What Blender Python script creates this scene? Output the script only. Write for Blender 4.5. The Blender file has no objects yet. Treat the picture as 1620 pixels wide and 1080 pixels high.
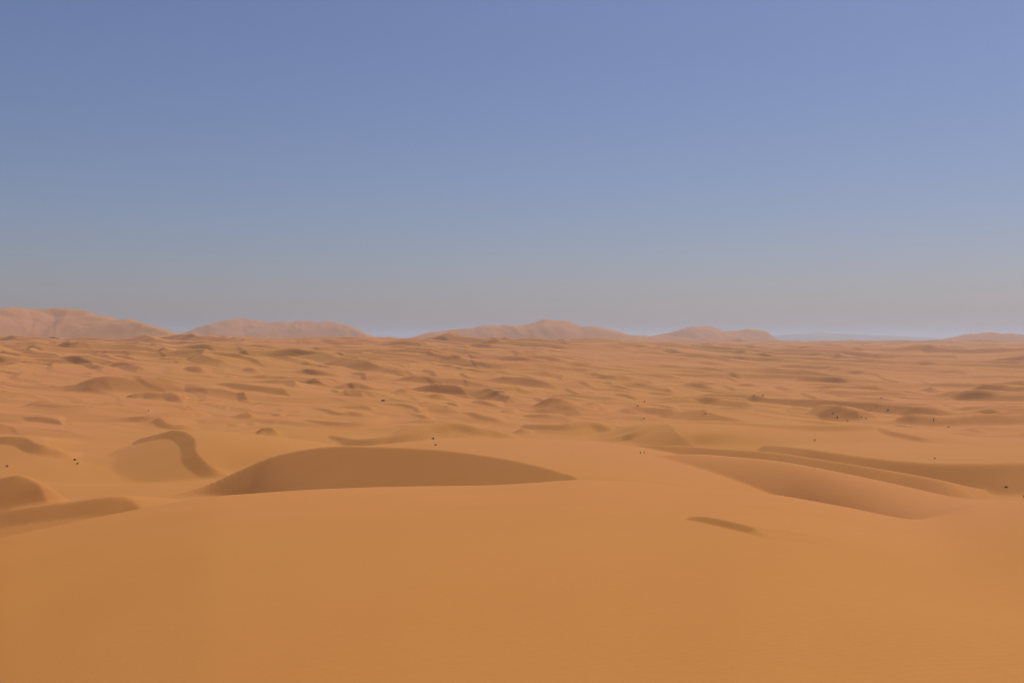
import bpy, math, random
import numpy as np

R = math.radians
sc = bpy.context.scene
C = sc.collection
rng = np.random.RandomState(7)
random.seed(7)

# ------------------------------------------------------------------ camera
EYE = 40.0                                   # metres above the datum of the sand sea
F = 1575.0                                   # focal length in pixels of the 1620 px wide photograph
cam_d = bpy.data.cameras.new('camera')
cam = bpy.data.objects.new('camera', cam_d)
C.objects.link(cam)
cam.location = (0, 0, EYE)
cam.rotation_euler = (R(90), 0, 0)
cam_d.sensor_width = 36.0
cam_d.lens = 36.0 * F / 1620.0
cam_d.clip_start = 0.1
cam_d.clip_end = 60000
sc.camera = cam

# ------------------------------------------------------------------ sky and sun
SUN_EL, SUN_AZ = 61.0, 43.0                  # azimuth from +Y towards +X
world = bpy.data.worlds.new('World')
sc.world = world
world.use_nodes = True
nt = world.node_tree
nt.nodes.clear()
sky = nt.nodes.new('ShaderNodeTexSky')
sky.sky_type = 'NISHITA'
sky.sun_disc = False
sky.sun_elevation = R(SUN_EL)
sky.sun_rotation = R(SUN_AZ)
sky.altitude = 800
sky.air_density = 1.35
sky.dust_density = 2.0
sky.ozone_density = 9.0
bg = nt.nodes.new('ShaderNodeBackground')
bg.inputs['Strength'].default_value = 0.066
wo = nt.nodes.new('ShaderNodeOutputWorld')
wb = nt.nodes.new('ShaderNodeMix')                  # the camera's white balance, the same over the whole sky
wb.data_type = 'RGBA'
wb.blend_type = 'MULTIPLY'
wb.inputs[0].default_value = 1.0
wb.inputs[7].default_value = (1.22, 1.0, 1.06, 1)
nt.links.new(sky.outputs[0], wb.inputs[6])
nt.links.new(wb.outputs[2], bg.inputs['Color'])
nt.links.new(bg.outputs[0], wo.inputs['Surface'])

sun_d = bpy.data.lights.new('sun', 'SUN')
sun_d.energy = 4.75
sun_d.angle = R(0.53)
sun_d.color = (1.0, 0.95, 0.88)
sun = bpy.data.objects.new('sun', sun_d)
C.objects.link(sun)
sun.rotation_euler = (R(90 - SUN_EL), 0, R(180 - SUN_AZ))
sun.location = (300, 300, 400)

sc.view_settings.view_transform = 'Standard'
sc.view_settings.look = 'None'
sc.view_settings.exposure = 0.0
sc.view_settings.gamma = 1.0
sc.view_settings.use_curve_mapping = False
sc.cycles.use_denoising = True
sc.cycles.filter_width = 1.1

# ------------------------------------------------------------------ numpy noise
def _hash(ix, iy, seed):
    h = (ix.astype(np.int64) * 374761393 + iy.astype(np.int64) * 668265263 + seed * 1274126177) & 0xFFFFFFFF
    h = ((h ^ (h >> 13)) * 1274126177) & 0xFFFFFFFF
    return ((h ^ (h >> 16)) & 0xFFFF).astype(np.float32) / 65535.0 * (2 * math.pi)


def noise(x, y, scale, seed=0):
    x = x / scale
    y = y / scale
    ix, iy = np.floor(x), np.floor(y)
    fx, fy = x - ix, y - iy
    u, v = fx * fx * fx * (fx * (fx * 6 - 15) + 10), fy * fy * fy * (fy * (fy * 6 - 15) + 10)

    def g(dx, dy):
        a = _hash(ix + dx, iy + dy, seed)
        return np.cos(a) * (fx - dx) + np.sin(a) * (fy - dy)
    a, b, c, d = g(0, 0), g(1, 0), g(0, 1), g(1, 1)
    return (a + (b - a) * u + ((c + (d - c) * u) - (a + (b - a) * u)) * v) * 1.5


def fbm(x, y, scale, seed=0, n=4, gain=0.5):
    out, amp = 0, 1.0
    for k in range(n):
        out = out + amp * noise(x, y, scale / 2 ** k, seed + 17 * k)
        amp *= gain
    return out


def smax(a, b, k):
    h = np.maximum(k - np.abs(a - b), 0.0)
    return np.maximum(a, b) + h * h / (4 * k)


# ------------------------------------------------------------------ the grid the sand surface is sampled on
AZ_F = 32.0
NF, NB = 1090, 46
az = np.concatenate([np.linspace(-AZ_F, AZ_F, NF), np.linspace(AZ_F, 58, 46)[1:], np.linspace(58, 302, NB + 2)[1:-1], np.linspace(302, 360 - AZ_F, 46)[:-1]])
az_f = np.radians(az[:NF])


def geo(a, b, n):
    return np.exp(np.linspace(math.log(a), math.log(b), n, endpoint=False))


rad = np.concatenate([geo(1.5, 25, 40), geo(25, 60, 120), geo(60, 420, 400), geo(420, 1300, 370), geo(1300, 4200, 270), geo(4200, 13000, 45), [13000.0]])
A, D = np.meshgrid(np.radians(az), rad, indexing='ij')      # [column, row]
A, D = A.astype(np.float64), D.astype(np.float64)
X, Y = np.sin(A) * D, np.cos(A) * D
front = np.cos(A) > 0.3
PX = np.where(front, np.clip(810 + F * np.tan(np.clip(A, -1.2, 1.2)), -400, 2020), np.where(np.sin(A) > 0, 2020, -400))


def blur(a, n, axis):
    k = np.hanning(2 * n + 3)[1:-1]
    k /= k.sum()
    a = np.moveaxis(a, axis, -1)
    p = np.pad(a, [(0, 0)] * (a.ndim - 1) + [(n, n)], mode='reflect', reflect_type='odd')
    out = np.stack([np.convolve(r, k, mode='valid') for r in p])
    return np.moveaxis(out, -1, axis)


class Table:
    """smooth lookup in a coarse table of values over picture column and log distance"""
    def __init__(self, tab_px, tab_d, tab, n_px=14, n_d=16):
        self.p = np.linspace(tab_px[0], tab_px[-1], 240)
        self.l = np.linspace(math.log(tab_d[0]), math.log(tab_d[-1]), 500)
        tab = np.array(tab, float)
        t = np.stack([np.interp(self.l, np.log(tab_d), tab[:, k]) for k in range(tab.shape[1])], 1)
        t = np.stack([np.interp(self.p, tab_px, r) for r in t])
        self.t = blur(blur(t, n_d, 0), n_px, 1)

    def __call__(self, px, d):
        u = (np.clip(px, self.p[0], self.p[-1]) - self.p[0]) / (self.p[1] - self.p[0])
        v = (np.clip(np.log(np.maximum(d, 1e-3)), self.l[0], self.l[-1]) - self.l[0]) / (self.l[1] - self.l[0])
        i, j = np.minimum(u.astype(int), 238), np.minimum(v.astype(int), 498)
        u, v = u - i, v - j
        t = self.t
        return (t[j, i] * (1 - u) + t[j, i + 1] * u) * (1 - v) + (t[j + 1, i] * (1 - u) + t[j + 1, i + 1] * u) * v


# heights below are relative to the eye (0 = eye level)
TPX = [-400, 0, 400, 800, 1200, 1620, 2020]
TD = [60, 200, 330, 430, 520, 640, 800, 1000, 1300, 1700, 2300, 3500, 6000, 13000]
TZ = [[-29, -29, -30, -30, -30, -30, -30],
      [-31, -31, -31, -31, -31, -31, -31],
      [-31, -31, -31, -31, -31, -31, -31],
      [-27.5, -27.5, -27.5, -29, -31, -31, -31],
      [-21, -21, -21, -25.5, -30, -31, -30.5],
      [-12.5, -12.5, -12, -18.5, -27.5, -29, -28],
      [-4.5, -5, -5, -10.5, -23, -25.5, -24],
      [-2.5, -3, -3, -6, -17.5, -20.5, -19],
      [-2, -3, -3, -4, -12, -14.5, -13],
      [-4, -5, -5, -5, -9, -11, -10],
      [-5, -6, -7, -6.5, -8, -9.5, -8.5],
      [-9, -10, -11, -9, -9, -9, -9],
      [-14, -14, -14, -12, -10, -9, -9],
      [-15, -15, -15, -15, -14, -12, -12]]
floor_of = Table(TPX, TD, TZ)
base = floor_of(PX, D)
base += 0.35 * fbm(X, Y, 60, 3, 3) * np.clip(D / 150, 0, 1)
base += np.clip((D - 650) / 600, 0, 1) * 5.0 * fbm(X, Y, 300, 5, 3)

base -= 3.0 * np.exp(-((X + 95) / 42) ** 2 - ((Y - 242) / 17) ** 2)      # hollow below the hooked dune

# ------------------------------------------------------------------ field of small dunes: crescents with slip faces towards the camera
disp = np.zeros_like(base)
WX = noise(X, Y, 60, 21) * 14 + noise(X, Y, 23, 22) * 4
WY = noise(X, Y, 60, 23) * 14 + noise(X, Y, 23, 24) * 4


def window(cx, cy, rr):
    d, a = math.hypot(cx, cy), math.atan2(cx, cy)
    i0, i1 = np.searchsorted(rad, [d - rr, d + rr])
    da = math.asin(min(0.99, rr / d)) if d > rr else 9
    j0, j1 = np.searchsorted(az_f, [a - da, a + da])
    return slice(j0, j1), slice(i0, i1)


def wave_field(lam, amp, phi, seed, keep):
    """linked, winding transverse dunes: a gentle windward side and a slip face at the angle of repose"""
    def phase(x, y):
        return (x * math.sin(phi) + y * math.cos(phi)
                + 0.9 * lam * noise(x, y, 2.7 * lam, seed) + 0.36 * lam * noise(x, y, 1.15 * lam, seed + 1)) / lam
    p = phase(X, Y)
    gx, gy = phase(X + 0.5, Y) - p, phase(X, Y + 0.5) - p
    g = np.clip(2 * np.hypot(gx, gy), 0.25 / lam, 3.0 / lam)
    h = amp * np.clip(0.62 + 0.95 * noise(X, Y, 2.1 * lam, seed + 2) + 0.35 * noise(X, Y, 0.8 * lam, seed + 3) - keep, 0, 1.35)
    f = np.clip(h * g / 0.58, 0.01, 0.45)              # share of the wavelength the slip face takes
    q = p - np.floor(p)
    rise = q / (1 - f)
    rise = rise * (0.55 + 0.45 * rise)                  # windward side steepens a little towards the brink
    return h * np.where(q < 1 - f, rise, (1 - q) / f)


right = np.clip((PX - 820) / 350, 0, 1)
right = right * right * (3 - 2 * right)
near_f = np.clip((D - 310) / 90, 0, 1)
LEE = math.pi + R(26)


def band(d0, d1):
    t = np.clip((D - d0) / (d1 - d0), 0, 1)
    return t * t * (3 - 2 * t)


w_near = (1 - right) * (wave_field(56, 5.0, LEE, 101, -0.1) + 0.9 * wave_field(27, 2.5, LEE + R(14), 111, -0.1) + 0.8 * wave_field(15, 1.0, LEE - R(16), 201, 0.0)) \
    + right * (wave_field(56, 4.0, LEE + R(12), 121, -0.08) + 0.9 * wave_field(29, 1.9, LEE - R(10), 131, 0.0))
w_mid = (1 - right) * (wave_field(78, 7.5, LEE + R(10), 153, -0.1) + 0.8 * wave_field(40, 3.6, LEE - R(10), 161, -0.1)) \
    + right * (wave_field(80, 5.6, LEE + R(18), 171, -0.1) + 0.8 * wave_field(40, 2.8, LEE - R(4), 181, 0.0))
w_far = wave_field(160, 10, LEE, 141, -0.05) + 0.7 * wave_field(84, 5.0, LEE + R(12), 191, 0.0)
m_mid, m_far = band(650, 1050), band(1400, 2300)
disp = w_near * (1 - m_mid) + w_mid * m_mid * (1 - m_far) + w_far * m_far * (1 - 0.8 * band(4500, 6500))
fade = near_f
disp *= fade * fade * (3 - 2 * fade)
ground = base + disp

# ------------------------------------------------------------------ single dunes with a crest line of their own
owner = np.zeros(base.shape, np.int16)       # which dune each sample belongs to, 0 = the sand plain
names = {}


def spline(pts, per=7):
    p = np.array(pts, float)
    p = np.vstack([2 * p[0] - p[1], p, 2 * p[-1] - p[-2]])
    out = []
    for i in range(1, len(p) - 2):
        for t in np.linspace(0, 1, per, endpoint=False):
            a, b, c, d = p[i - 1], p[i], p[i + 1], p[i + 2]
            out.append(0.5 * ((2 * b) + (c - a) * t + (2 * a - 5 * b + 4 * c - d) * t * t + (3 * b - a - 3 * c + d) * t ** 3))
    out.append(p[-2])
    return np.array(out)


def at(px, py, d):
    """a point seen in the photograph at pixel px, py, d metres ahead"""
    return ((px - 810) / F * d, d, -(py - 540) / F * d)


RIDGES = []


def ridge(pts, lee=(0.60, 4.0, 0.18), win=(0.10, 60, 0.3), k=0.6, wob=0.0, own=None, tail=(25, 3.0), reach=None, rough=0.0, near=1.0, clr=(12, 40), cut=None, sharp=0.001):
    """sand ridge along a crest line; lee = steep slope, its height, the slope of the apron below it"""
    p = [at(q[0], q[1], q[2] * near) for q in pts]
    (x0, y0, z0), (x1, y1, z1) = p[0], p[1]
    n = math.hypot(x0 - x1, y0 - y1) or 1
    p.insert(0, (x0 + (x0 - x1) / n * tail[0], y0 + (y0 - y1) / n * tail[0], z0 - tail[1]))
    (x0, y0, z0), (x1, y1, z1) = p[-1], p[-2]
    n = math.hypot(x0 - x1, y0 - y1) or 1
    p.append((x0 + (x0 - x1) / n * tail[0], y0 + (y0 - y1) / n * tail[0], z0 - tail[1]))
    s3 = spline(p)
    rr = reach or 140
    c = (s3.min(0) + s3.max(0)) / 2
    w = window(c[0], c[1], math.hypot(*(s3.max(0) - s3.min(0))[:2]) / 2 + rr)
    x, y = X[w], Y[w]
    if wob:
        x, y = x + noise(x, y, 13, 41) * wob, y + noise(x, y, 13, 42) * wob
    best = np.full(x.shape, 1e18)
    zn, zd = np.zeros(x.shape), np.zeros(x.shape)
    sg, endf = np.zeros(x.shape), np.zeros(x.shape)
    for i, (a, b) in enumerate(zip(s3[:-1], s3[1:])):
        ex, ey = b[0] - a[0], b[1] - a[1]
        L2 = ex * ex + ey * ey + 1e-9
        t0 = ((x - a[0]) * ex + (y - a[1]) * ey) / L2
        t = np.clip(t0, 0, 1)
        qx, qy = x - a[0] - t * ex, y - a[1] - t * ey
        d2 = qx * qx + qy * qy
        cr = (ex * (y - a[1]) - ey * (x - a[0])) / math.sqrt(L2)
        tie = 1e-5 * (1 + best)
        m = (d2 < best - tie) | ((d2 < best + tie) & (np.abs(cr) > np.abs(sg)))
        best = np.minimum(d2, best)
        wt = (d2 + 0.5) ** -3.0 * math.sqrt(L2)
        zn += wt * (a[2] + t * (b[2] - a[2]))
        zd += wt
        over = np.maximum(-t0, 0) if i == 0 else (np.maximum(t0 - 1, 0) if i == len(s3) - 2 else 0 * t0)
        endf += wt * np.clip(over * math.sqrt(L2) / (np.sqrt(d2) + 1e-6), 0, 1)
        sg = np.where(m, cr, sg)     # < 0: the side the slip face is on
    RIDGES.append((w, x, y, np.sqrt(best), zn / zd, sg, endf / zd, lee, win, k, own, rough, clr, cut, sharp))


def raise_ridge(w, x, y, d, zc, sg, endf, lee, win, k, own, rough, clr, cut, sharp):
    global ground
    steep, hh, apron = lee
    dl = hh / steep
    r = sharp * D[w]
    ds = np.sqrt(d * d + r * r) - r
    fall = np.where(ds < dl, steep * ds, hh + apron * (ds - dl))
    g, gl, g2 = win
    q = np.minimum(ds / gl, 1)
    back = np.where(ds < gl, g * gl * (0.35 * q + 0.65 * q * q), g * gl + g2 * (ds - gl))
    back = back * (1 - endf) + fall * endf
    z = zc - np.where(sg < 0, fall, back) - 0.22 * d * endf
    if cut:
        u = (x - cut[0] - cut[1] * (y - 139)) / 9.0
        z = z - cut[2] * 9.0 * np.logaddexp(0, u)
        u = np.clip((-22 - x) / 30, 0, 1)
        z = np.where(sg < 0, z, z - 0.28 * u * u * (3 - 2 * u) * ds)
    if rough:
        hgt = np.clip((z - ground[w]) / 25.0, 0, 1)
        z = z + rough * hgt * (0.5 - np.abs(fbm(x + 40 * noise(x, y, 160, 8), y, 260, 51, 4, 0.55))) * 2 + 1.0 * hgt * (1 - np.exp(-d / 130.0)) * w_far[w]
    cur = ground[w]
    if own:
        idx = len(names) + 1
        names[idx] = own
        owner[w] = np.where(z > cur, idx, owner[w])
    else:
        owner[w] = np.where(z > cur + 0.3, 0, owner[w])
    ground[w] = smax(cur, z, k)


# the big pale dunes on the skyline
BIG = dict(lee=(0.36, 60, 0.30), win=(0.34, 150, 0.34), k=6.0, tail=(160, 20), reach=420, rough=8.0, sharp=0.003)
ridge([(-160, 505, 2050), (-60, 494, 2100), (0, 490, 2150), (45, 488, 2200), (120, 494, 2200), (165, 508, 2150), (215, 512, 2100), (250, 526, 2050)],
      own=('dune_hill', 'tall pinkish dune hill with a long rounded top, the highest on the skyline'), **BIG)
ridge([(300, 524, 3000), (345, 513, 3050), (378, 507, 3100), (420, 511, 3100), (510, 511, 3100), (545, 518, 3050), (585, 534, 3000)],
      own=('dune_hill', 'pale flat-topped dune hill on the skyline, with one low peak at its near end'), **BIG)
ridge([(640, 537, 2700), (700, 526, 2750), (790, 517, 2800), (830, 515, 2800), (862, 509, 2800), (890, 509, 2800), (915, 515, 2800), (960, 524, 2750), (1000, 530, 2700), (1060, 533, 2700)],
      own=('dune_hill', 'broad hazy dune hill on the skyline with a small flat summit at mid-length'), **BIG)
ridge([(1050, 531, 3200), (1090, 521, 3200), (1120, 519, 3250), (1150, 525, 3250), (1190, 524, 3250), (1215, 530, 3200), (1245, 542, 3200)],
      own=('dune_hill', 'twin-topped hazy dune hill on the skyline beside the blue hills'), **BIG)
ridge([(1440, 545, 2900), (1510, 534, 2950), (1560, 529, 3000), (1600, 530, 3000), (1650, 536, 3000), (1720, 545, 3000)],
      own=('dune_hill', 'low faint dune hill on the skyline, past the end of the blue hills'), **BIG)
ridge([(930, 542, 2150), (1000, 538.5, 2200), (1080, 538, 2250), (1160, 540, 2250), (1250, 543, 2250)], **BIG)
ridge([(1180, 544, 2500), (1290, 541, 2550), (1400, 540.5, 2550), (1520, 541, 2550), (1640, 542, 2550)], **BIG)
ridge([(-150, 541, 1500), (-20, 536, 1550), (60, 534, 1600), (150, 537, 1600), (230, 540, 1550)], **BIG)
# mid-distance crests
ridge([(150, 560, 1150), (200, 545, 1250), (250, 531, 1350), (310, 529, 1400), (420, 534, 1400), (560, 541, 1450), (640, 545, 1500)], lee=(0.2, 6, 0.1), win=(0.12, 120, 0.2), k=3, wob=14, reach=320)
ridge([(640, 546, 1900), (740, 545, 1900), (860, 546, 1900), (960, 549, 1900)], lee=(0.2, 5, 0.1), win=(0.12, 120, 0.2), k=3, wob=18, reach=320)
# crest lines of the dunes between the near dune and the far field: pixel, pixel, height of the crest above the flat (m)
DS = np.linspace(140, 1700, 3000)


def crest(pts, own=None, lee=None, win=None, k=0.35, wob=0.7, tail=(5, 1.5), reach=None, flat=0.35, sharp=0.0009):
    hm = max(p[2] for p in pts)
    q = []
    for px, py, h in pts:
        f = floor_of(np.full(3000, float(px)), DS) + h + (py - 540) / F * DS
        q.append((px, py, DS[int(np.argmax(f >= 0))]))
    dm = max(d for (px, py, d), p in zip(q, pts) if p[2] > 0.6 * hm)
    q = [(px, py, d * (1 - flat) + dm * flat) for px, py, d in q]
    ridge(q, lee=lee or (0.60, 0.45 * hm, 0.18), win=win or (0.12, 7 + 7 * hm, 0.3), k=k, wob=wob, own=own, tail=tail,
          reach=reach or 25 + 14 * hm, clr=(2 + 1.6 * hm, 3 + 3.5 * hm), sharp=sharp)


crest([(15, 661, .5), (35, 659, 3), (62, 658, 4), (78, 660, 4), (95, 664, 4), (103, 671, 3), (107, 680, .5)],
      own=('sand_dune', 'crescent dune with a curled slip face among the smaller dunes'))
crest([(122, 681, .3), (145, 672, 2), (175, 664, 3.2), (205, 658.5, 4), (235, 657, 4.5), (258, 655.5, 4.5), (278, 651.5, 4.5), (300, 649, 4), (320, 651, 3), (338, 657.5, .5)],
      own=('sand_dune', 'long low dune with a thin dark arched crest behind the hooked dune'))
crest([(252, 660, 3.6), (262, 668, 3), (275, 671.5, 2.8), (298, 673, 2.5), (318, 680, .4)])
crest([(-30, 694, 3), (5, 690, 4.5), (22, 689.5, 5), (40, 692, 5), (55, 699, 4.6), (68, 703, 4.4), (85, 708, 3.6), (105, 713, 2.5), (127, 715, .5)],
      lee=(0.6, 2.0, 0.10), own=('sand_dune', 'low dune with one slanting dark slip face beside the pair of shrubs'))
crest([(222, 694, .6), (240, 689, 3), (258, 684, 5), (272, 680, 6), (290, 682, 6.2), (302, 687, 6.2), (308, 693, 6), (309.5, 703, 5.2), (312, 713, 4.4), (319, 723, 3.4), (329, 734, 2.2), (340, 742, 1.3), (354, 749, .3)],
      lee=(0.62, 2.2, 0.24), flat=0.25, wob=0.3, own=('sand_dune', 'hooked dune with a sharp bent crest and a horn running down to the sand'), reach=90)
for line in (
        [(100, 600, .5), (118, 593, 3.5), (138, 589, 5), (150, 592, 4.5), (155, 601, 1)],
        [(70, 616, .4), (90, 611, 3), (103, 608, 4), (115, 612, 3), (130, 616, .4)],
        [(93, 631, .5), (107, 630, 2.8), (120, 634, 2.8), (136, 635.5, .4)],
        [(52, 632, .4), (64, 628.5, 2), (73, 628, .5)],
        [(205, 615, .4), (222, 609, 2.6), (238, 608.5, 2.4), (255, 613, .5)],
        [(195, 641, .4), (197, 629, 2.6), (212, 622.5, 4.5), (232, 619.5, 5), (252, 621, 5), (272, 620.5, 5.2), (287, 628, 4.2), (297, 640, .4)],
        [(-20, 640, 1), (5, 641, 3), (18, 643, 3), (30, 647, .4)],
        [(115, 643, .4), (128, 644, 2.2), (142, 647, .4)],
        [(288, 584, 1), (303, 579, 5), (320, 581, 6), (334, 591, 1)],
        [(256, 596, .6), (274, 594, 3), (292, 602, .6)],
        [(352, 596, .4), (363, 594.5, 2.6), (375, 596, .4)],
        [(340, 607, .5), (358, 605, 3), (380, 606, 4.6), (405, 609, 5.2), (430, 612, 5.4), (448, 614, 5.4), (456, 621, 4.4), (461, 629, 3.4), (467, 638, 2.2), (474, 646, .4)],
        [(385, 582, 1), (400, 582, 4), (420, 590, .6)],
        [(343, 649, .3), (357, 645, 2), (371, 641.5, .4)],
        [(430, 649, .4), (446, 647, 2), (457, 651, .4)],
        [(428, 654, .4), (444, 655, 2.2), (456, 662, .4)],
        [(446, 666, .3), (458, 666, 1.3), (472, 669, .3)],
        [(360, 671, .3), (374, 671.5, 1.1), (387, 670, .3)],
        [(389, 670, .3), (400, 668, 1.3), (409, 669.5, .3)],
        [(401, 685, .4), (411, 677.5, 2), (424, 675.5, 2.6), (435, 678, 2.6), (444, 687, .4)],
        [(398, 695.5, .2), (420, 696.5, .9), (445, 701, 1.1), (470, 703, .6), (500, 704, .2)],
        [(538, 618, .4), (550, 607, 3), (560, 604, 4), (575, 608, 3.2), (590, 613, 2.6), (615, 614.5, 2), (634, 613, .4)],
        [(526, 616, .4), (535, 618, 2), (543, 622, .4)],
        [(558, 589, .8), (576, 588.5, 3.4), (580, 596, 3), (584, 605, .4)],
        [(550, 634, .3), (575, 633.5, 1.2), (597, 634, .3)],
        [(510, 642, .3), (530, 642, 1.2), (560, 641, 2.2), (578, 641, 2.6), (590, 645, 2), (599, 651, .3)],
        [(496, 645, .3), (515, 646, 1.6), (530, 650, 2.2), (543, 652.5, 2.4), (558, 650.5, 3), (575, 654, 2.6), (595, 658, 1.6), (617, 663, .3)],
        [(474, 664, .3), (495, 664, 2), (520, 666, 2.5), (550, 667.5, 2.8), (575, 666, 2.8), (595, 661, 2), (607, 657, .3)],
        [(606, 639, .3), (630, 638, 1.4), (648, 640, 2.2), (662, 645, 2), (673, 650, .3)],
        [(648, 628, .5), (658, 630, 2.4), (664, 634, 2), (672, 639, .3)],
        [(655, 643, .5), (664, 647, 2), (673, 650.5, .3)],
        [(650, 654, .4), (664, 655, 1.6), (676, 658, 2), (688, 661, .3)],
        [(672, 584, .5), (687, 587, 3.4), (693, 595, 3), (701, 600, 2.2), (716, 604, 1.6), (737, 608.5, .4)],
        [(738, 616, .4), (765, 614, 2.2), (790, 612, 3.8), (816, 611, 4), (823, 615, 3), (842, 618, 2.2), (870, 619.5, .4)],
        [(752, 595, .4), (775, 596, 2.2), (800, 596, 1.8), (832, 597.5, .4)],
        [(832, 593.5, .4), (850, 599, 2.2), (865, 603, 2.2), (880, 602, 2.4), (897, 606.5, .4)],
        [(848, 628.5, .4), (862, 632, 2.2), (880, 638, 2.6), (897, 640.5, .4)],
        [(750, 634, .4), (764, 633, 2.6), (776, 637, 2.6), (792, 642, 1.8), (817, 645.5, .4)],
        [(792, 650, .4), (806, 648, 1.8), (818, 647.5, .5)],
        [(733, 652, .4), (749, 652, 2.6), (761, 656, 3), (776, 659, 3), (792, 664.5, 2.4), (815, 668, 1.2), (832, 670, .3)],
        [(702, 637, .4), (716, 636.5, 2.4), (728, 641.5, 2.2), (737, 646, .4)],
        [(832, 656, .4), (860, 655, 2.5), (885, 657, 2.5), (905, 660, 1.8), (916, 663, .4)],
        [(813, 683, .3), (829, 677, 2), (852, 683.5, .3)],
        [(832, 671.5, .4), (860, 671, 2.6), (885, 671, 3.2), (902, 669, 3.6), (925, 666, 3.8), (940, 668, 3.4), (955, 672.5, 2.8), (968, 678.5, 2), (987, 688, .4)],
        [(893, 665, .3), (910, 666, 1), (932, 664, .3)],
        [(928, 637, .3), (943, 637, 1.6), (954, 642, .3)],
        [(938, 650, .3), (954, 646, 1.9), (970, 646, .3)],
        [(972, 623, .3), (990, 623, 2.2), (1004, 629, 2), (1013, 637, .3)],
        [(973, 674, .3), (990, 676, 1.3), (1012, 677.5, .3)],
        [(1005, 606, .4), (1030, 607, 2.2), (1062, 608, .4)],
        [(1030, 620, .4), (1060, 622, 2.2), (1088, 623, .4)],
        [(1018, 638, .3), (1045, 640, 1.6), (1065, 644, 1.9), (1087, 650.5, .3)],
        [(1040, 652, .3), (1080, 651, 1.6), (1110, 655, 1.3), (1138, 658.5, .3)],
        [(1017, 670, .3), (1030, 670, 1), (1042, 669, .3)],
        [(898, 614, .4), (914, 621, 2.2), (930, 626, .4)],
        [(1218, 648, .3), (1235, 652, 1.6), (1252, 655.5, .3)],
        [(1148, 609, .4), (1158, 613, 2.2), (1167, 621, .4)],
        [(1228, 610.5, .4), (1246, 614, 2.2), (1268, 619.5, .4)],
        [(1272, 621, .4), (1290, 627, 2.2), (1307, 631, .3)],
        [(1105, 601, .4), (1125, 605, 2.4), (1150, 604, 2.4), (1190, 607, .4)],
        [(1255, 635, .3), (1290, 634, 1.8), (1340, 634.5, .3)],
        [(1340, 635, .3), (1390, 635.5, 1.6), (1430, 637, .3)],
        [(1355, 658, .3), (1385, 657, 1.6), (1425, 659, 1.4), (1445, 661, .3)],
        [(1340, 668, .2), (1370, 666, 1), (1400, 667, .2)],
        [(1420, 671, .3), (1450, 675, 1.2), (1480, 675.5, .3)],
        [(1443, 649, .4), (1468, 644, 2.2), (1483, 649, 2), (1490, 656, .3)],
        [(1430, 617, .4), (1460, 622, 2.2), (1490, 624, 2), (1515, 620, .4)],
        [(1495, 639, .3), (1520, 644, 1.6), (1550, 641, .3)],
        [(1525, 678, .3), (1543, 678, 1.4), (1562, 683, .3)],
        [(1560, 661, .4), (1588, 658, 2.4), (1617, 665, .4)],
        [(1565, 640, .4), (1580, 643, 1.8), (1592, 647, .3)],
        [(1480, 693.5, .3), (1500, 693.5, 1.2), (1520, 697, 1.2), (1537, 698.5, .3)],
        [(1505, 704, .2), (1530, 711, 1), (1558, 716, 1.3), (1590, 714, 1), (1618, 709, .2)],
        [(1400, 598, .4), (1425, 604, 2.2), (1470, 612, .4)],
        [(1460, 602, .4), (1472, 606, 2), (1485, 608, .4)]):
    crest(line)
crest([(525, 688.5, .4), (545, 692, 1.6), (560, 694, 2.6), (590, 693, 3.2), (615, 690, 3.6), (640, 686, 4.2), (665, 679.5, 4.8), (680, 674, 5.2), (700, 669.5, 5.6), (715, 668.7, 5.6), (735, 671, 5.2), (752, 675, 4.6), (775, 679, 3.6), (800, 683.5, 2.4), (812, 686, .5)],
      lee=(0.6, 2.0, 0.2), own=('sand_dune', 'dune with a wavy dark crest rising just behind the big shaded dune'))
# dome on the far side of the basin, with its shaded flank
crest([(950, 706, .3), (968, 697, 1.5), (985, 689.5, 2.6), (1008, 682.5, 4), (1032, 676, 4.8), (1050, 670.5, 5.2), (1075, 667.5, 5.3), (1110, 665.7, 5.3), (1150, 667, 5.2), (1182, 669, 5), (1215, 671.5, 4.8), (1260, 672.5, 4.8), (1310, 672, 4.8), (1345, 671.5, 4.6), (1370, 672, 4), (1390, 675, 2)],
      lee=(0.55, 1.7, 0.05), win=(0.16, 40, 0.3), k=0.6, own=('sand_dune', 'broad smooth dune with a flat lit top beyond the long curved ridge'), reach=110)
crest([(1040, 673, 4.4), (1056, 671, 5.2), (1066, 677, 5.1), (1076, 688, 4.0), (1090, 700, 2.2), (1106, 711, .4)], lee=(0.36, 4.4, 0.2), win=(0.03, 40, 0.12), k=1.5, flat=0.0)
crest([(1372, 672.5, 1.5), (1393, 676.5, 3), (1415, 682.5, 4), (1440, 687.5, 4), (1463, 692.5, 3.8), (1474, 697, 3.2), (1481, 705, 2.2), (1492, 715, 1.2), (1502, 726, .3)], lee=(0.55, 2.2, 0.16), win=(0.1, 30, 0.25))
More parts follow.
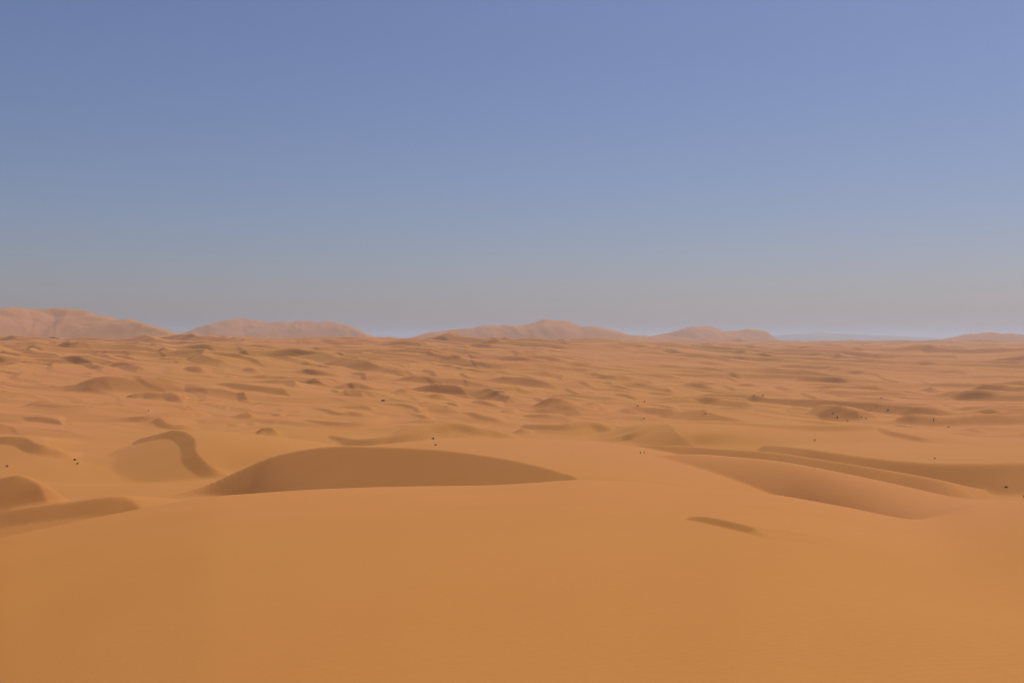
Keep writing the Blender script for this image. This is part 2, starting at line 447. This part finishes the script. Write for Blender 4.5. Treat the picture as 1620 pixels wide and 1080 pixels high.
# long curved ridges
crest([(960, 705, .6), (1000, 704, 2.5), (1040, 704.5, 4), (1080, 705.5, 5.2), (1140, 709.5, 6.2), (1190, 712.5, 6.8), (1240, 718, 7), (1300, 726.5, 7.4), (1350, 734.5, 8), (1400, 743, 8.4), (1450, 752, 8.6), (1500, 762, 8), (1545, 773, 5)],
      lee=(0.50, 2.6, 0.12), win=(0.42, 9, 0.5), k=0.3, own=('sand_dune', 'long low ridge with a narrow dark slip face running below the curved ridge'), reach=90)
crest([(1212, 704.5, .5), (1240, 706, 2.4), (1270, 709, 3.6), (1300, 713, 4.2), (1340, 719, 4.8), (1400, 726.5, 5.4), (1450, 731, 5.8), (1480, 732.5, 6.2), (1550, 733, 6.8), (1620, 732, 7), (1760, 729, 7), (1950, 727, 6)],
      lee=(0.60, 7.0, 0.16), win=(0.05, 60, 0.25), k=0.4, own=('sand_dune', 'long curved ridge with a wide shaded slip face where it bends towards the viewer'), reach=110)
# the big shaded dune
ridge([(215, 806, 191), (270, 787, 197.5), (330, 766, 203), (400, 734, 205), (445, 718, 204), (510, 707, 200), (570, 706, 194), (660, 709, 184), (730, 715, 174), (800, 725, 163), (855, 736, 153), (890, 745, 146), (918, 757, 139)],
      lee=(0.58, 9.0, 0.2), win=(0.055, 105, 0.3), k=0.45, own=('sand_dune', 'big dune with a wide dark slip face under a smooth arched crest'), reach=170, tail=(20, 4), cut=(25, 0.06, 0.25))
# the two dunes at the picture's edge
ridge([(-150, 765, 166), (-60, 757, 166), (0, 755, 165), (28, 751, 164), (46, 757, 163), (60, 764, 162), (67, 774, 161)],
      lee=(0.6, 7.0, 0.3), win=(0.6, 4, 0.6), k=0.3, own=('sand_dune', 'dark-faced dune with a stepped end next to the low shaded bank'), reach=90, tail=(4, 4))
ridge([(-60, 816, 157), (0, 809, 157), (50, 801, 157), (80, 797, 157), (110, 794, 157), (150, 788, 157), (182, 785, 157), (204, 788, 157), (222, 803, 156)],
      lee=(0.6, 2.2, 0.25), win=(0.14, 20, 0.3), k=0.3, own=('sand_dune', 'short dark sand bank just past the edge of the near dune'), reach=60, tail=(5, 3))

# the small field dunes stay clear of the larger crests
clear = np.ones_like(base)
for q in RIDGES:
    if not q[-4]:
        t = np.clip((q[3] - q[-3][0]) / q[-3][1], 0, 1)
        clear[q[0]] = np.minimum(clear[q[0]], t * t * (3 - 2 * t))
disp += (0.7 * fbm(X, Y, 34, 211, 2) + 0.25 * fbm(X, Y, 15, 213, 2)) * near_f * np.clip((1500 - D) / 500, 0, 1) * (1 - 0.5 * right)
ground = base + disp * (0.3 + 0.7 * clear)
for q in RIDGES:
    raise_ridge(*q)

# swelling slope beyond the hollow, below the long ridges
qx = np.array([960, 1050, 1150, 1250, 1350, 1450, 1550, 1650, 1800, 2020], float)
# ------------------------------------------------------------------ the near dune, on which the viewer stands
cpx = np.array([-400, -100, 0, 130, 220, 330, 500, 640, 770, 850, 915, 1000, 1090, 1170, 1250, 1350, 1450, 1620, 1800, 2020], float)
cpy = np.array([950, 880, 850, 822, 804, 785, 773, 769, 768, 763, 758, 762, 770, 774, 785, 806, 832, 890, 940, 980], float)
cdd = np.array([70, 80, 85, 92, 98, 104, 110, 112, 115, 122, 130, 122, 104, 94, 86, 78, 70, 56, 48, 44], float)


def smooth_curve(xp, yp, x):
    g = np.linspace(xp[0], xp[-1], 1201)
    v = np.interp(g, xp, yp)
    ker = np.hanning(61)
    ker /= ker.sum()
    v = np.convolve(np.pad(v, 30, mode='edge'), ker, mode='valid')
    return np.interp(x, g, v)


tt = (smooth_curve(cpx, cpy, PX) - 540) / F
dc = smooth_curve(cpx, cdd, PX)
e = 3.0
yy = np.where(front, np.maximum(Y, 0), D * 0.4)
near = -(e + (tt - 2 * e / dc) * yy + e * (yy / dc) ** 2)
over = np.maximum(yy - dc * 1.02, 0)
near -= 0.016 * over ** 1.6
back = np.clip((np.cos(A) - 0.1) / 0.5, 0, 1)
near = near * back + (-(e + 0.06 * D + 0.0006 * D * D)) * (1 - back)
near -= 0.13 * (np.sqrt(X * X + 9) - X) / 2 * np.clip(1 - D / 70, 0, 1)
near += 0.05 * fbm(X, Y, 14, 61, 3) * np.clip(D / 25, 0, 1)
# slope facing the viewer beyond the hollow
spx = np.array([-400, 900, 960, 1000, 1100, 1240, 1350, 1450, 1620, 2020], float)
stp = smooth_curve(spx, np.array([1100, 1100, 760, 722, 715, 724, 742, 760, 795, 850], float), PX)
dtop = smooth_curve(spx, np.array([200, 200, 200, 200, 195, 182, 165, 150, 126, 95], float), PX)
fall = smooth_curve(spx, np.array([.02, .02, .025, .035, .043, .041, .02, .009, .007, .007], float), PX)
top = -(stp - 540) / F * dtop
swell = top - fall * np.maximum(dtop - D, 0) ** 1.6 - 0.06 * np.maximum(D - dtop, 0) - 0.006 * np.maximum(D - dtop, 0) ** 2
m = swell > ground
owner = np.where(m, 0, owner)
ground = smax(ground, swell, 0.4)
kk = np.clip((PX - 1100) / 350, 0, 1) * 2.2 + 0.35
idx = len(names) + 1
names[idx] = ('sand_dune', 'wide smooth near dune filling the bottom of the view')
owner = np.where(near > ground, idx, owner)
ground = smax(ground, near, kk)

# to one side the near dune runs on into the slope beyond without a brink
ft = [[870, 905, 924, 937, 955, 958, 952, 930, 920],
      [790, 812, 825, 845, 865, 860, 845, 805, 790],
      [765, 785, 797, 818, 838, 826, 812, 785, 770],
      [750, 768, 780, 798, 818, 811, 802, 785, 770],
      [740, 754, 765, 783, 801, 800, 794, 782, 770],
      [728, 738, 748, 765, 783, 790, 788, 780, 770],
      [718, 726, 735, 750, 765, 781, 783, 778, 768],
      [712, 718, 725, 741, 756, 773, 778, 775, 765]]
flow = -(Table([-400, 1100, 1250, 1350, 1450, 1550, 1620, 1800, 2020], [20, 40, 60, 80, 100, 125, 150, 170], ft, 10, 40)(PX, np.clip(Y, 20, 170)) - 540) / F * Y
wr = np.clip((PX - 1245) / 310, 0, 1)
wr = wr * wr * (3 - 2 * wr) * np.clip((Y - 10) / 22, 0, 1) * (1 - np.clip((Y - dtop + 14) / 14, 0, 1)) * front
ground = ground * (1 - wr) + flow * wr
owner = np.where(wr > 0.5, idx, owner)

# small slip lip on the near dune
def on_near(px, py):
    jj = int(np.argmin(np.abs(az_f - math.atan((px - 810) / F))))
    ii = int(np.argmax((near[jj] / Y[jj] >= -(py - 540) / F) & (rad > 8)))
    return X[jj, ii], Y[jj, ii], near[jj, ii]


lp = np.array([on_near(*q) for q in ((1085, 820), (1100, 823), (1130, 829), (1165, 834), (1205, 848), (1235, 858))])
q = np.polyfit(lp[:, 0], lp[:, 1], 2)
lp[:, 1] = np.polyval(q, lp[:, 0])
s3 = spline(lp)
w = window(s3[:, 0].mean(), s3[:, 1].mean(), 22)
best = np.full(X[w].shape, 1e18)
sg, tp = np.zeros_like(best), np.zeros_like(best)
for i, (a, b) in enumerate(zip(s3[:-1], s3[1:])):
    ex, ey = b[0] - a[0], b[1] - a[1]
    t = np.clip(((X[w] - a[0]) * ex + (Y[w] - a[1]) * ey) / (ex * ex + ey * ey), 0, 1)
    d2 = (X[w] - a[0] - t * ex) ** 2 + (Y[w] - a[1] - t * ey) ** 2
    mm = d2 < best
    best = np.where(mm, d2, best)
    tp = np.where(mm, (i + t) / (len(s3) - 1), tp)
    sg = np.where(mm, ex * (Y[w] - a[1]) - ey * (X[w] - a[0]), sg)
d = np.sqrt(best)
amp = 0.19 * np.sin(np.pi * np.clip(tp, 0, 1)) ** 0.8
ground[w] += amp * np.where(sg < 0, np.clip(1 - d / 0.28, 0, 1), np.exp(-(d / 2.5) ** 1.3))

# blue hills far beyond the sand sea
hill = -20 + 0 * X
hpx = np.array([-400, 200, 240, 300, 340, 560, 600, 650, 1180, 1215, 1300, 1400, 1470, 1560, 1700, 2020], float)
hpy = np.array([560, 545, 520, 516, 545, 545, 523, 545, 545, 532, 529, 531, 535, 541, 548, 560], float)
hz = -(smooth_curve(hpx, hpy, PX) - 540) / F * 6800
hz = hz + 14 * fbm(X, Y, 700, 71, 4)
hill = hz - 0.00006 * (D - 6800) ** 2 - 0.0
m = front & (hill > ground) & (D > 5200)
idx = len(names) + 1
names[idx] = ('hills', 'faint blue hills far beyond the sand sea')
owner = np.where(m, idx, owner)
ground = np.where(m, hill, ground)

Z = ground + EYE
print('SURFACE', Z.min(), Z.max(), X.shape)

# ------------------------------------------------------------------ where the shrubs stand, each on a little heap of blown sand
nr = len(rad)


def ground_at(x, y):
    d, a = math.hypot(x, y), math.atan2(x, y)
    jj = int(np.clip(np.searchsorted(az_f, a), 1, NF - 1))
    ii = int(np.clip(np.searchsorted(rad, d), 1, nr - 1))
    s = (a - az_f[jj - 1]) / (az_f[jj] - az_f[jj - 1])
    t = (d - rad[ii - 1]) / (rad[ii] - rad[ii - 1])
    return (Z[jj - 1, ii - 1] * (1 - s) + Z[jj, ii - 1] * s) * (1 - t) + (Z[jj - 1, ii] * (1 - s) + Z[jj, ii] * s) * t


def sight(px, py):
    a = math.atan((px - 810) / F)
    jj = int(np.clip(np.searchsorted(az_f, a), 1, NF - 1))
    el = (Z[jj] - EYE) / (rad * math.cos(a))
    want = -(py - 540) / F
    ii = int(np.argmax((el >= want) & (rad > 8)))
    return math.sin(a) * rad[ii], math.cos(a) * rad[ii]


SHRUBS = [  # px, py of the foot, width in px, height in px, label
    (606, 635, 12, 3.2, 'widest dark shrub, low and flat, alone on the pale sand flat'),
    (235, 651, 5, 2.5, 'lone tiny shrub inside the crescent dune above the arched crest'),
    (11, 740, 9, 3.5, 'flat dark shrub on the sand above the dark-faced stepped dune'),
    (118, 730, 9, 4, 'upper of two shrubs at the foot of the slanting slip face'),
    (123, 735, 7, 4, 'lower of two shrubs at the foot of the slanting slip face'),
    (685, 696, 9, 4.5, 'dark leaning shrub just above the crest of the big shaded dune'),
    (689, 705, 9, 3.0, 'faint shrub right below the leaning one at the shaded dune crest'),
    (538, 647, 4, 1.8, 'speck of a shrub on the wavy crest past the shaded dune'),
    (1009, 644, 5, 2.4, 'dark shrub on the open sand, lower of a spaced pair'),
    (1020, 637, 4.5, 3, 'small shrub on a pale mound, upper of a spaced pair'),
    (1019, 665, 5, 4, 'faded round shrub at the foot of the smooth lit dune'),
    (1116, 655, 6, 2.8, 'small shrub on the sand above the smooth flat-topped dune'),
    (1193, 626, 4.5, 2.4, 'paler shrub, near one of two side by side on the far sand'),
    (1207, 628, 6, 2.6, 'darker shrub, far one of two side by side on the far sand'),
    (1394, 631, 6, 1.8, 'thin flat shrub highest up on the streaked far sand'),
    (1405, 652, 7, 3.2, 'dark oval shrub on the bare patch beyond the smooth dune'),
    (1318, 658, 5, 1.6, 'flat streak of a shrub above the pale sand mound'),
    (1325, 664, 5, 4, 'round shrub on the pale sand mound behind the smooth dune'),
    (1341, 667, 6, 2.2, 'low shrub at the smooth dune edge, next to the mound'),
    (1363, 664, 4, 1.8, 'smaller of two low shrubs at the smooth dune edge'),
    (1370, 664, 6, 2, 'wider of two low shrubs at the smooth dune edge'),
    (1477, 669, 5, 4, 'round shrub ringed by bright sand among the far streaks'),
    (1501, 677, 8, 2.2, 'long flat shrub below the one ringed by bright sand'),
    (1289, 699, 5, 4, 'round dark shrub alone on the lit top of the smooth dune'),
    (1479, 727, 5, 3.6, 'dark shrub right above the crest of the long curved ridge'),
    (1013, 718, 4, 4, 'first small shrub at the end of the long low ridge'),
    (1019, 718, 4, 3.5, 'second small shrub at the end of the long low ridge'),
    (1592, 776, 10, 2.5, 'faint spread-out shrub in the shaded slip face'),
    (1619, 787, 6, 4, 'dark shrub cut by the picture edge under the slip face'),
]
FEET = []
for px, py, wpx, hpx_, lab in SHRUBS:
    x, y = sight(px, py)
    FEET.append((x, y))
for (px, py, wpx, hpx_, lab), (x, y) in zip(SHRUBS, FEET):
    w = window(x, y, 14)
    sw, hh = max(1.3, 0.9 * wpx / F * y), 0.22 * hpx_ / F * y
    Z[w] += hh * np.exp(-((X[w] - x) / sw) ** 2 - ((Y[w] - y) / (1.5 * sw)) ** 2)

# ------------------------------------------------------------------ materials
def new_mat(name):
    m = bpy.data.materials.new(name)
    m.use_nodes = True
    n = m.node_tree
    n.nodes.clear()
    o = n.nodes.new('ShaderNodeOutputMaterial')
    b = n.nodes.new('ShaderNodeBsdfPrincipled')
    n.links.new(b.outputs[0], o.inputs[0])
    return m, n, b


def sand_mat(name, ca, cb, cc):
    m, n, b = new_mat(name)
    b.inputs['Roughness'].default_value = 0.95
    b.inputs['Specular IOR Level'].default_value = 0.1
    tc = n.nodes.new('ShaderNodeTexCoord')

    def ntex(scale, detail, rough=0.55):
        t = n.nodes.new('ShaderNodeTexNoise')
        t.inputs['Scale'].default_value = scale
        t.inputs['Detail'].default_value = detail
        t.inputs['Roughness'].default_value = rough
        n.links.new(tc.outputs['Object'], t.inputs['Vector'])
        return t
    big, mid, fine = ntex(0.007, 4), ntex(0.09, 4), ntex(6.0, 4, 0.7)
    r1 = n.nodes.new('ShaderNodeMix')
    r1.data_type = 'RGBA'
    r1.inputs[6].default_value = (*ca, 1)
    r1.inputs[7].default_value = (*cb, 1)
    mr = n.nodes.new('ShaderNodeMapRange')
    mr.inputs[1].default_value, mr.inputs[2].default_value = 0.35, 0.65
    n.links.new(big.outputs[0], mr.inputs[0])
    n.links.new(mr.outputs[0], r1.inputs[0])
    r2 = n.nodes.new('ShaderNodeMix')
    r2.data_type = 'RGBA'
    r2.inputs[7].default_value = (*cc, 1)
    n.links.new(r1.outputs[2], r2.inputs[6])
    ma = n.nodes.new('ShaderNodeMath')
    ma.operation = 'MULTIPLY_ADD'
    ma.inputs[1].default_value, ma.inputs[2].default_value = 0.9, -0.25
    n.links.new(mid.outputs[0], ma.inputs[0])
    ma.use_clamp = True
    n.links.new(ma.outputs[0], r2.inputs[0])
    hv = n.nodes.new('ShaderNodeHueSaturation')
    mv = n.nodes.new('ShaderNodeMapRange')
    mv.inputs[3].default_value, mv.inputs[4].default_value = 0.94, 1.06
    n.links.new(fine.outputs[0], mv.inputs[0])
    n.links.new(mv.outputs[0], hv.inputs['Value'])
    n.links.new(r2.outputs[2], hv.inputs['Color'])
    n.links.new(hv.outputs[0], b.inputs['Base Color'])
    # wind ripples, a few centimetres high
    wv = n.nodes.new('ShaderNodeTexWave')
    wv.inputs['Scale'].default_value = 1.6
    wv.inputs['Distortion'].default_value = 5.0
    wv.inputs['Detail'].default_value = 2.0
    wv.inputs['Detail Scale'].default_value = 0.6
    mp = n.nodes.new('ShaderNodeMapping')
    mp.inputs['Rotation'].default_value = (0, 0, R(62))
    n.links.new(tc.outputs['Object'], mp.inputs['Vector'])
    n.links.new(mp.outputs[0], wv.inputs['Vector'])
    bu = n.nodes.new('ShaderNodeBump')
    bu.inputs['Strength'].default_value = 0.18
    bu.inputs['Distance'].default_value = 0.02
    n.links.new(wv.outputs['Fac'], bu.inputs['Height'])
    n.links.new(bu.outputs[0], b.inputs['Normal'])
    return m


sand = sand_mat('orange_sand', (0.352, 0.151, 0.030), (0.372, 0.147, 0.044), (0.335, 0.137, 0.029))
rock = sand_mat('far_rock', (0.22, 0.17, 0.13), (0.25, 0.19, 0.15), (0.18, 0.14, 0.11))

# ------------------------------------------------------------------ turn the surface into meshes, one per dune
nc, nr = X.shape
V = np.stack([X, Y, Z], -1)


def normals():
    Vc = np.concatenate([V[-1:], V, V[:1]], 0)
    da = Vc[2:] - Vc[:-2]
    dr = np.empty_like(V)
    dr[:, 1:-1] = V[:, 2:] - V[:, :-2]
    dr[:, 0] = V[:, 1] - V[:, 0]
    dr[:, -1] = V[:, -1] - V[:, -2]
    nn = np.cross(da, dr)
    return nn / np.linalg.norm(nn, axis=-1, keepdims=True)


N = normals()
i = np.arange(nc)[:, None]
j = np.arange(nr - 1)[None, :]
i2 = (i + 1) % nc
quads = np.stack([i * nr + j, i * nr + j + 1, i2 * nr + j + 1, i2 * nr + j], -1)
# azimuth grows clockwise, so the order is reversed to make the faces look up
quads = quads[..., ::-1]
own_f = owner[:, :-1]
quads = quads.reshape(-1, 4)
own_f = own_f.reshape(-1)
Vf = V.reshape(-1, 3)
Nf = N.reshape(-1, 3)


def grid_object(name, q, mat):
    used = np.unique(q)
    remap = np.full(len(Vf), -1, np.int64)
    remap[used] = np.arange(len(used))
    q = remap[q]
    me = bpy.data.meshes.new(name)
    me.vertices.add(len(used))
    me.vertices.foreach_set('co', Vf[used].astype(np.float32).ravel())
    me.loops.add(q.size)
    me.loops.foreach_set('vertex_index', q.astype(np.int32).ravel())
    me.polygons.add(len(q))
    me.polygons.foreach_set('loop_start', np.arange(0, q.size, 4, dtype=np.int32))
    me.polygons.foreach_set('use_smooth', np.ones(len(q), bool))
    me.update(calc_edges=True)
    me.normals_split_custom_set_from_vertices(Nf[used].astype(np.float32))
    me.materials.append(mat)
    o = bpy.data.objects.new(name, me)
    C.objects.link(o)
    o['kind'] = 'structure'
    return o


g = grid_object('sand_plain', quads[own_f == 0], sand)
g['label'] = 'rippling field of small orange dunes stretching to the skyline'
g['category'] = 'desert sand'
for k, (nm, lab) in names.items():
    q = quads[own_f == k]
    if len(q) < 4:
        print('NO FACES', lab)
        continue
    o = grid_object(nm, q, rock if nm == 'hills' else sand)
    o['label'] = lab
    o['category'] = 'hills' if nm == 'hills' else ('dune hill' if nm == 'dune_hill' else 'sand dune')
    if nm == 'sand_dune':
        o['group'] = 'sand dunes with a crest of their own'
    if nm == 'dune_hill':
        o['group'] = 'tall dune hills on the skyline'
# the patch of sand under the viewer's feet closes the centre of the sheet
me = bpy.data.meshes.new('sand_underfoot')
ring = V[:, 0]
cen = np.array([[0, 0, ring[:, 2].mean()]])
me.from_pydata(np.vstack([ring, cen]).tolist(), [], [((a + 1) % nc, a, nc) for a in range(nc)])
me.materials.append(sand)
o = bpy.data.objects.new('sand_underfoot', me)
C.objects.link(o)
o['kind'] = 'structure'
o['label'] = 'sand right under the viewer'
o['category'] = 'desert sand'
for p in me.polygons:
    p.use_smooth = True

# ------------------------------------------------------------------ shrubs
def plain(name, col):
    m, n, b = new_mat(name)
    t = n.nodes.new('ShaderNodeTexNoise')
    t.inputs['Scale'].default_value = 3.0
    mx = n.nodes.new('ShaderNodeMix')
    mx.data_type = 'RGBA'
    mx.inputs[6].default_value = (*[c * 0.7 for c in col], 1)
    mx.inputs[7].default_value = (*[c * 1.3 for c in col], 1)
    n.links.new(t.outputs[0], mx.inputs[0])
    n.links.new(mx.outputs[2], b.inputs['Base Color'])
    b.inputs['Roughness'].default_value = 0.9
    return m


leaf_m = plain('shrub_leaf', (0.27, 0.15, 0.065))
stem_m = plain('shrub_stem', (0.20, 0.12, 0.06))


def mesh_obj(name, verts, faces, mat, parent):
    me = bpy.data.meshes.new(name)
    me.from_pydata(verts, [], faces)
    me.materials.append(mat)
    o = bpy.data.objects.new(name, me)
    C.objects.link(o)
    o.parent = parent
    return o


def make_shrub(seed):
    """unit shrub, about 1 m across and 0.7 m tall"""
    r = random.Random(seed)
    root = bpy.data.objects.new('desert_shrub', None)
    root.empty_display_size = 0.3
    C.objects.link(root)
    vs, fs = [], []
    tips = []
    for k in range(9):
        a = k * 2.4 + r.uniform(-.3, .3)
        ln, out = r.uniform(.4, .62), r.uniform(.15, .45)
        p0 = (0.03 * math.cos(a), 0.03 * math.sin(a), -0.12)
        p1 = (out * .5 * math.cos(a), out * .5 * math.sin(a), ln * .55)
        p2 = (out * math.cos(a + .3), out * math.sin(a + .3), ln)
        tips += [p1, p2]
        b = len(vs)
        for p, w in ((p0, .022), (p1, .014), (p2, .004)):
            for q in range(4):
                vs.append((p[0] + w * math.cos(q * 1.571), p[1] + w * math.sin(q * 1.571), p[2]))
        for s in range(2):
            for q in range(4):
                fs.append((b + s * 4 + q, b + s * 4 + (q + 1) % 4, b + s * 4 + 4 + (q + 1) % 4, b + s * 4 + 4 + q))
    mesh_obj('branches', vs, fs, stem_m, root)
    vs, fs = [], []
    lobes = [(r.uniform(-.28, .28), r.uniform(-.28, .28), r.uniform(.12, .42), r.uniform(.13, .26)) for _ in range(10)]
    for k in range(520):
        lx, ly, lz, lr = r.choice(lobes)
        th, ph, q = r.uniform(0, 6.283), math.acos(r.uniform(-1, 1)), lr * r.random() ** .4
        c = (lx + q * math.sin(ph) * math.cos(th), ly + q * math.sin(ph) * math.sin(th), max(.0, lz + q * math.cos(ph) * .9))
        s = r.uniform(.025, .06)
        t1, t2 = r.uniform(0, 6.283), r.uniform(-1.2, 1.2)
        u = (math.cos(t1) * math.cos(t2), math.sin(t1) * math.cos(t2), math.sin(t2))
        v = (-math.sin(t1), math.cos(t1), r.uniform(-.4, .4))
        b = len(vs)
        for m1, m2 in ((-1, 0), (0, -.5), (1, 0), (0, .5)):
            vs.append(tuple(c[x] + s * (u[x] * m1 + v[x] * m2) for x in range(3)))
        fs.append((b, b + 1, b + 2, b + 3))
    mesh_obj('foliage', vs, fs, leaf_m, root)
    return root


protos = [make_shrub(s) for s in (3, 11, 29)]
used_p = [False] * 3
for k, (px, py, wpx, hpx_, lab) in enumerate(SHRUBS):
    x, y = FEET[k]
    z = ground_at(x, y)
    w, h = 0.75 * wpx / F * y, 0.85 * hpx_ / F * y
    src = protos[k % 3]
    if k < 3:
        o = src
    else:
        o = src.copy()
        C.objects.link(o)
        for ch in list(src.children):
            c = ch.copy()
            C.objects.link(c)
            c.parent = o
    o.location = (x, y, z - 0.02)
    o.rotation_euler = (0, 0, rng.uniform(0, 6.28) if wpx / hpx_ < 1.6 else 0)
    o.scale = (w, max(w * 0.7, 0.4), h / 0.62)
    o['label'] = lab
    o['category'] = 'shrub'
    o['group'] = 'dark shrubs dotted over the desert'
    print('SHRUB %d %.1f %.1f z=%.1f w=%.2f h=%.2f' % (k, x, y, z, w, h))

# ------------------------------------------------------------------ haze
def box(name, x0, x1, y0, y1, z0, z1):
    me = bpy.data.meshes.new(name)
    v = [(x, y, z) for x in (x0, x1) for y in (y0, y1) for z in (z0, z1)]
    me.from_pydata(v, [], [(0, 1, 3, 2), (4, 6, 7, 5), (0, 4, 5, 1), (2, 3, 7, 6), (0, 2, 6, 4), (1, 5, 7, 3)])
    o = bpy.data.objects.new(name, me)
    C.objects.link(o)
    return o


hz_o = box('haze', -13500, 13500, -13500, 13500, float(Z.min()) - 1.0, float(Z.max()) + 4.0)
hm = bpy.data.materials.new('haze')
hm.use_nodes = True
hm.node_tree.nodes.clear()
ho = hm.node_tree.nodes.new('ShaderNodeOutputMaterial')
hv = hm.node_tree.nodes.new('ShaderNodeVolumePrincipled')
hv.inputs['Color'].default_value = (0.85, 0.83, 0.89, 1)
hv.inputs['Density'].default_value = 0.00015
hv.inputs['Anisotropy'].default_value = 0.3
hm.node_tree.links.new(hv.outputs[0], ho.inputs['Volume'])
hz_o.data.materials.append(hm)
hz_o['kind'] = 'stuff'
hz_o['label'] = 'pale dry haze over the whole desert'
hz_o['category'] = 'haze'
